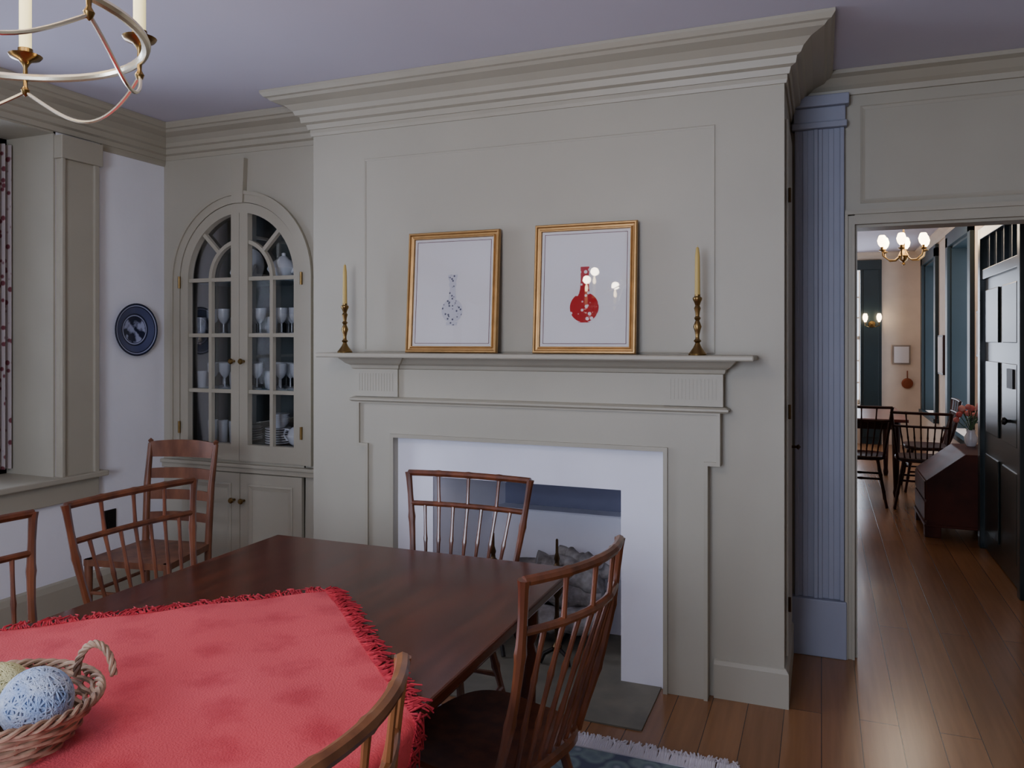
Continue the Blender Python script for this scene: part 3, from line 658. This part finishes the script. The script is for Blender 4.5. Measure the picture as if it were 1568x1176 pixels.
# ---------------------------------------------------------------- chandelier
def chand():
    cx,cy,rz,R=-1.385,-2.48,2.048,.30
    e=empty('chandelier',(cx,cy,0))
    chm=mat('chandelier_brass',(244,234,206),.22,metal=.9,var=.03)
    bm=bmesh.new()
    tube(bm,[(R*math.cos(a),R*math.sin(a),rz) for a in [2*math.pi*i/72 for i in range(72)]],.0082,8,closed=True)
    cans=[math.radians(63+60*i) for i in range(6)]
    b3=bmesh.new()
    for k,a in enumerate(cans):
        p=Vector((R*math.cos(a),R*math.sin(a),rz)); c=(p.x,p.y,rz)
        lathe(b3,[(.001,-.04),(.006,-.035),(.009,-.027),(.004,-.018),(.005,0),(.004,.02),(.008,.028),(.012,.034),(.028,.04),(.032,.046),(.028,.047),(.014,.044),(.014,.06),(.001,.06)],c,18)
        b=cans[(k+1)%6] if k<5 else cans[0]+2*math.pi
        pts=[]
        for i in range(21):
            t=i/20; an=a+(b-a)*t; rr=R*(1-.06*math.sin(math.pi*t)); pts.append((rr*math.cos(an),rr*math.sin(an),rz-.03-.07*math.sin(math.pi*t)))
        tube(bm,pts,.0036,6)
        if k in (2,3,4):
            pts=[(p.x*(1-t),p.y*(1-t),rz+.22*t**.6) for t in [i/16 for i in range(17)]]; tube(bm,pts,.005,6)
    lathe(bm,[(.001,.2),(.02,.21),(.035,.25),(.02,.29),(.01,.32),(.012,.5),(.02,.54),(.008,.58),(.006,.65),(.05,.67),(.055,H-rz-.001),(.001,H-rz-.001)],(0,0,rz),20)
    finish(bm,'brass_frame',chm,e,smooth=True); finish(b3,'candle_cups',brass,e,smooth=True)
    bm=bmesh.new(); bb=bmesh.new()
    for a in cans:
        c=(R*math.cos(a),R*math.sin(a),rz+.05)
        lathe(bm,[(.0115,0),(.0115,.115),(.006,.117)],c,14)
        lathe(bb,[(.004,.117),(.011,.13),(.012,.145),(.007,.165),(.001,.18)],c,12)
    finish(bm,'candle_sleeves',sleeve,e,smooth=True); finish(bb,'bulbs',bulbm,e,smooth=True)
    for i,a in enumerate(cans):
        l=bpy.data.lights.new('bulb_light','POINT'); l.energy=3.2; l.color=(1,.86,.68); l.shadow_soft_size=.03
        o=bpy.data.objects.new('bulb_light_%d'%i,l); COL.objects.link(o); o.parent=e; o.location=(R*math.cos(a),R*math.sin(a),rz+.26)
chand()
# ---------------------------------------------------------------- hall / far room
def wallx(name,x0,x1,y0,y1,holes,m):
    L=[];y=y0
    for a,b,z0,z1 in holes:
        L+= [(x0,x1,y,a,0,H),(x0,x1,a,b,0,z0),(x0,x1,a,b,z1,H)]; y=b
    L.append((x0,x1,y,y1,0,H)); boxes(name,L,m)
boxes('wall_hall_right_near',[(1.12,1.3,.8,3.3,0,H)],cream)
wallx('wall_hall_right',1.3,1.6,3.3,9.0,[(4.95,6.2,.55,2.5),(7.3,8.5,.55,2.5)],cream)
boxes('wall_hall_left',[(-.9,-.75,.8,9.0,0,H)],cream)
boxes('wall_hall_far',[(-.9,-.45,9,9.25,0,H),(-.45,.52,9,9.25,0,.55),(-.45,.52,9,9.25,2.5,H),(.52,1.6,9,9.25,0,H)],cream)
for n,(a,b) in enumerate(((4.95,6.2),(7.3,8.5))):
    e=empty('window_%d'%(n+4))
    boxes('casing',[(1.26,1.3,a-.14,a,.5,2.6),(1.26,1.3,b,b+.14,.5,2.6),(1.26,1.3,a-.14,b+.14,2.5,2.64),(1.24,1.3,a-.16,b+.16,.5,.55),(1.3,1.6,a,a+.02,.55,2.5),(1.3,1.6,b-.02,b,.55,2.5),(1.3,1.6,a,b,2.48,2.5)],teal,e)
    L=[(1.55,1.59,a,b,1.5,1.55),(1.55,1.59,a,b,.55,.62),(1.55,1.59,a,b,2.43,2.5)]
    for i in range(4): yy=a+(b-a)*i/3; L.append((1.56,1.58,yy-.012,yy+.012,.55,2.5))
    for z in (.87,1.19,1.82,2.12): L.append((1.56,1.58,a,b,z-.01,z+.01))
    boxes('sash',L,cream,e)
e=empty('window_6')
boxes('casing',[(.52,.80,8.95,9,0.0,2.62),(.56,.76,8.93,8.95,.1,2.5),(-.6,-.45,8.95,9,0,2.62),(-.6,.80,8.94,9,2.5,2.64)],teal,e,bevel=.004)
L=[(-.45,.52,9.15,9.2,1.5,1.55),(-.45,.52,9.15,9.2,.55,.62)]
for i in range(4): x=-.45+.97*i/3; L.append((x-.012,x+.012,9.15,9.2,.55,2.5))
for z in (.87,1.19,1.82,2.12): L.append((-.45,.52,9.16,9.19,z-.01,z+.01))
boxes('sash',L,cream,e)
sweep('trim_crown_hall',[(-.75,.8),(-.75,9),(1.3,9),(1.3,3.3)],[(-.001,H-.1),(.02,H-.1),(.03,H-.06),(.08,H-.02),(.08,H-.001),(-.001,H-.001)],cream)
e=empty('door_1')
boxes('frame',[(1.06,1.12,1.88,1.95,0,2.3),(1.06,1.12,3.1,3.18,0,2.3),(1.06,1.12,1.95,3.1,2.22,2.3),(1.07,1.12,1.95,3.1,1.93,2.0)],dkgreen,e,bevel=.004)
boxes('leaf',[(1.09,1.12,1.95,3.1,0.01,1.93)],dkgreen,e)
bm=bmesh.new()
for y0,y1 in ((2.05,2.46),(2.58,3.0)):
    for z0,z1 in ((.15,.7),(.85,1.35),(1.48,1.85)): bx(bm,1.078,1.09,y0,y1,z0,z1)
finish(bm,'raised_panels',dkgreen,e,bevel=.008)
boxes('transom_glass',[(1.105,1.11,1.95,3.1,2.0,2.22)],mat('transom_pane',(150,165,170),.1),e)
boxes('transom_bars',[(1.08,1.12,1.95+i*.23-.012,1.95+i*.23+.012,2.0,2.22) for i in range(1,5)],teal,e)
bm=bmesh.new(); lathe(bm,[(.02,0),(.01,-.01),(.01,-.03),(.025,-.045),(.02,-.06),(.001,-.065)],(1.09,2.2,1.0),14,axis='x'); bx(bm,1.07,1.09,2.12,2.28,1.2,1.32)
finish(bm,'lock',iron,e,smooth=False)
e=empty('slant_front_desk')
bm=bmesh.new(); y0,y1=3.3,4.0
pr=[(.74,.09),(1.27,.09),(1.27,.64),(1.0,.64),(.74,.43)]
A=[bm.verts.new((x,y0,z)) for x,z in pr];B=[bm.verts.new((x,y1,z)) for x,z in pr]
bm.faces.new(A);bm.faces.new(B)
for j in range(5): bm.faces.new((A[j],A[(j+1)%5],B[(j+1)%5],B[j]))
desk=mat('desk_wood',(84,40,28),.5,nscale=4,rgb2=(58,28,20),spec=.2)
finish(bm,'case',desk,e,bevel=.006)
boxes('bracket_feet',[(.73,.84,y0,y0+.1,0,.09),(1.15,1.27,y0,y0+.1,0,.09),(.73,.84,y1-.1,y1,0,.09),(1.15,1.27,y1-.1,y1,0,.09),(.725,1.27,y0-.01,y1+.01,.08,.1)],desk,e,bevel=.004)
boxes('drawer_fronts',[(.73,.74,y0+.03,y1-.03,.12,.26),(.73,.74,y0+.03,y1-.03,.28,.42)],desk,e,bevel=.003)
e=empty('flower_vase',(1.12,3.85,.641))
bm=bmesh.new(); lathe(bm,[(.03,0),(.045,.03),(.05,.07),(.03,.11),(.035,.13),(.001,.128)],(0,0,0),16); finish(bm,'vase',china,e,smooth=True)
bm=bmesh.new(); b2=bmesh.new()
for k in range(16):
    a=random.uniform(0,6.28); r=random.uniform(.02,.13); h=random.uniform(.2,.36); p=Vector((r*math.cos(a),r*math.sin(a),h))
    tube(bm,[(0,0,.11),(p.x*.4,p.y*.4,h*.7),p],.003,5)
    bmesh.ops.create_icosphere(b2,subdivisions=2,radius=random.uniform(.018,.028),matrix=Matrix.Translation(p))
    q=p*.7
    vs=[bm.verts.new(w) for w in (q,q+Vector((.03,.01,.02)),q+Vector((.06,0,.05)),q+Vector((.03,-.02,.02)))]; bm.faces.new(vs)
finish(bm,'stems',mat('leaf_green',(60,96,60),.6),e); finish(b2,'blooms',mat('petals',(190,60,60),.7,rgb2=(220,160,150),nscale=12),e,smooth=True)
e=empty('hall_dining_table')
boxes('top',[(-.4,.76,4.78,6.3,.72,.75)],hallred,e,bevel=.006)
bm=bmesh.new()
for x in (-.3,.66):
    for y in (4.9,6.18): lathe(bm,[(.02,.0),(.028,.04),(.022,.08),(.036,.5),(.04,.72)],(x,y,0),12)
bx(bm,-.32,.68,4.9,6.18,.64,.72)
finish(bm,'base',darkwood,e,smooth=False)
windsor('windsor_chair',.33,4.53,180,.5,darkwood,.9,z=0); windsor('windsor_chair',.84,4.50,172,.46,darkwood,.86,z=0); windsor('windsor_chair',.965,5.4,-90,.5,darkwood,.9,z=0,BW=.01)
def smallpic(name,x0,x1,y0,y1,z0,z1,m,fr):
    e=empty(name); boxes('frame',[(x0,x1,y0,y1,z0,z1)],fr,e)
    if x1-x0>y1-y0: boxes('print',[(x0+.02,x1-.02,y0-.004,y0,z0+.02,z1-.02)],m,e)
    else: boxes('print',[(x0-.004,x0,y0+.02,y1-.02,z0+.02,z1-.02)],m,e)
smallpic('wall_picture',.94,1.17,8.97,8.995,1.15,1.42,matboard,mat('pale_frame',(150,135,120),.5))
smallpic('wall_picture',1.27,1.295,6.6,7.0,1.1,1.55,matboard,darkwood)
smallpic('wall_picture',1.27,1.295,4.1,4.55,1.35,1.75,matboard,darkwood)
bm=bmesh.new(); lathe(bm,[(.06,-.0),(.075,-.015),(.06,-.03),(.001,-.032)],(1.13,8.99,.88),20,axis='y'); tube(bm,[(1.13,8.975,.93),(1.13,8.975,1.06)],.008,6); finish(bm,'hanging_pan',mat('copper',(150,80,50),.4,metal=.6),smooth=True)
def hall_chand():
    cx,cy,z=.72,4.85,2.36; e=empty('brass_chandelier',(cx,cy,z))
    bm=bmesh.new(); lathe(bm,[(.001,-.16),(.018,-.15),(.01,-.13),(.035,-.11),(.05,-.07),(.03,-.03),(.012,0),(.012,.15),(.006,.18),(.006,H-z-.03),(.05,H-z-.02),(.05,H-z-.001),(.001,H-z-.001)],(0,0,0),18)
    bb=bmesh.new()
    for k in range(6):
        a=math.radians(60*k+20); c,s=math.cos(a),math.sin(a)
        tube(bm,[(c*r,s*r,q) for r,q in ((.03,-.07),(.08,-.11),(.14,-.11),(.19,-.07),(.2,-.02))],.007,7)
        lathe(bm,[(.008,-.03),(.03,-.02),(.03,-.012),(.012,-.01),(.012,.02)],(c*.2,s*.2,0),12)
        lathe(bb,[(.016,.015),(.034,.04),(.042,.075),(.03,.115),(.022,.125),(.001,.12)],(c*.2,s*.2,0),14)
    finish(bm,'brass_body',brass,e,smooth=True); finish(bb,'glass_shades',mat('shade_glow',(255,240,210),.3,emit=(255,224,180),estr=14),e,smooth=True)
    l=bpy.data.lights.new('hall_bulbs','POINT'); l.energy=20; l.color=(1,.84,.66); l.shadow_soft_size=.2
    o=bpy.data.objects.new('hall_bulbs',l); COL.objects.link(o); o.parent=e; o.location=(0,0,.2)
hall_chand()
e=empty('wall_sconce',(.67,8.93,1.72))
bm=bmesh.new(); lathe(bm,[(.05,0),(.045,-.015),(.001,-.02)],(0,0,0),16,axis='y'); bb=bmesh.new()
for s in (-1,1):
    tube(bm,[(0,-.015,0),(s*.04,-.06,-.04),(s*.09,-.08,-.02),(s*.09,-.08,.03)],.006,6); lathe(bb,[(.012,.03),(.03,.07),(.034,.11),(.02,.15),(.001,.15)],(s*.09,-.08,0),12)
finish(bm,'arms',brass,e,smooth=True); finish(bb,'shades',MATS['shade_glow'],e,smooth=True)

# ---------------------------------------------------------------- lights (daylight through the windows, real and added)
def area(name,loc,rot,sx,sy,en,col):
    l=bpy.data.lights.new(name,'AREA'); l.shape='RECTANGLE'; l.size=sx; l.size_y=sy; l.energy=en; l.color=col
    o=bpy.data.objects.new(name,l); COL.objects.link(o); o.location=loc; o.rotation_euler=rot
R=math.radians
area('daylight_window_1',(-4.25,sum(W1)/2,1.7),(0,R(-90),0),1.8,1.15,75,(.66,.75,1))
area('daylight_window_2',(-4.25,sum(W2)/2,1.7),(0,R(-90),0),1.8,1.15,90,(.66,.75,1))
area('added_daylight_3',(sum(NW)/2,-5.3,1.65),(R(90),0,0),1.4,1.65,120,(.72,.79,1))  # fill lamp outside the added window behind the camera
area('daylight_window_4',(1.75,5.57,1.5),(0,R(90),0),1.9,1.2,20,(.75,.84,1))
area('daylight_window_5',(1.75,7.9,1.5),(0,R(90),0),1.9,1.2,20,(.75,.84,1))
area('daylight_window_6',(.03,9.6,1.5),(R(-90),0,0),.95,1.9,40,(.75,.84,1))
w=bpy.data.worlds.new('World'); S.world=w; w.use_nodes=True; bg=w.node_tree.nodes['Background']; bg.inputs[0].default_value=(.70,.80,1,1); bg.inputs[1].default_value=2.2
# ---------------------------------------------------------------- camera
cam=bpy.data.cameras.new('Camera'); co=bpy.data.objects.new('Camera',cam); COL.objects.link(co); S.camera=co
cam.sensor_width=36; cam.lens=36*1197.6/1568; cam.shift_y=-68/1568; cam.clip_start=.05
co.location=(0,-3.375,1.5); co.rotation_euler=(R(90),0,R(21.59))
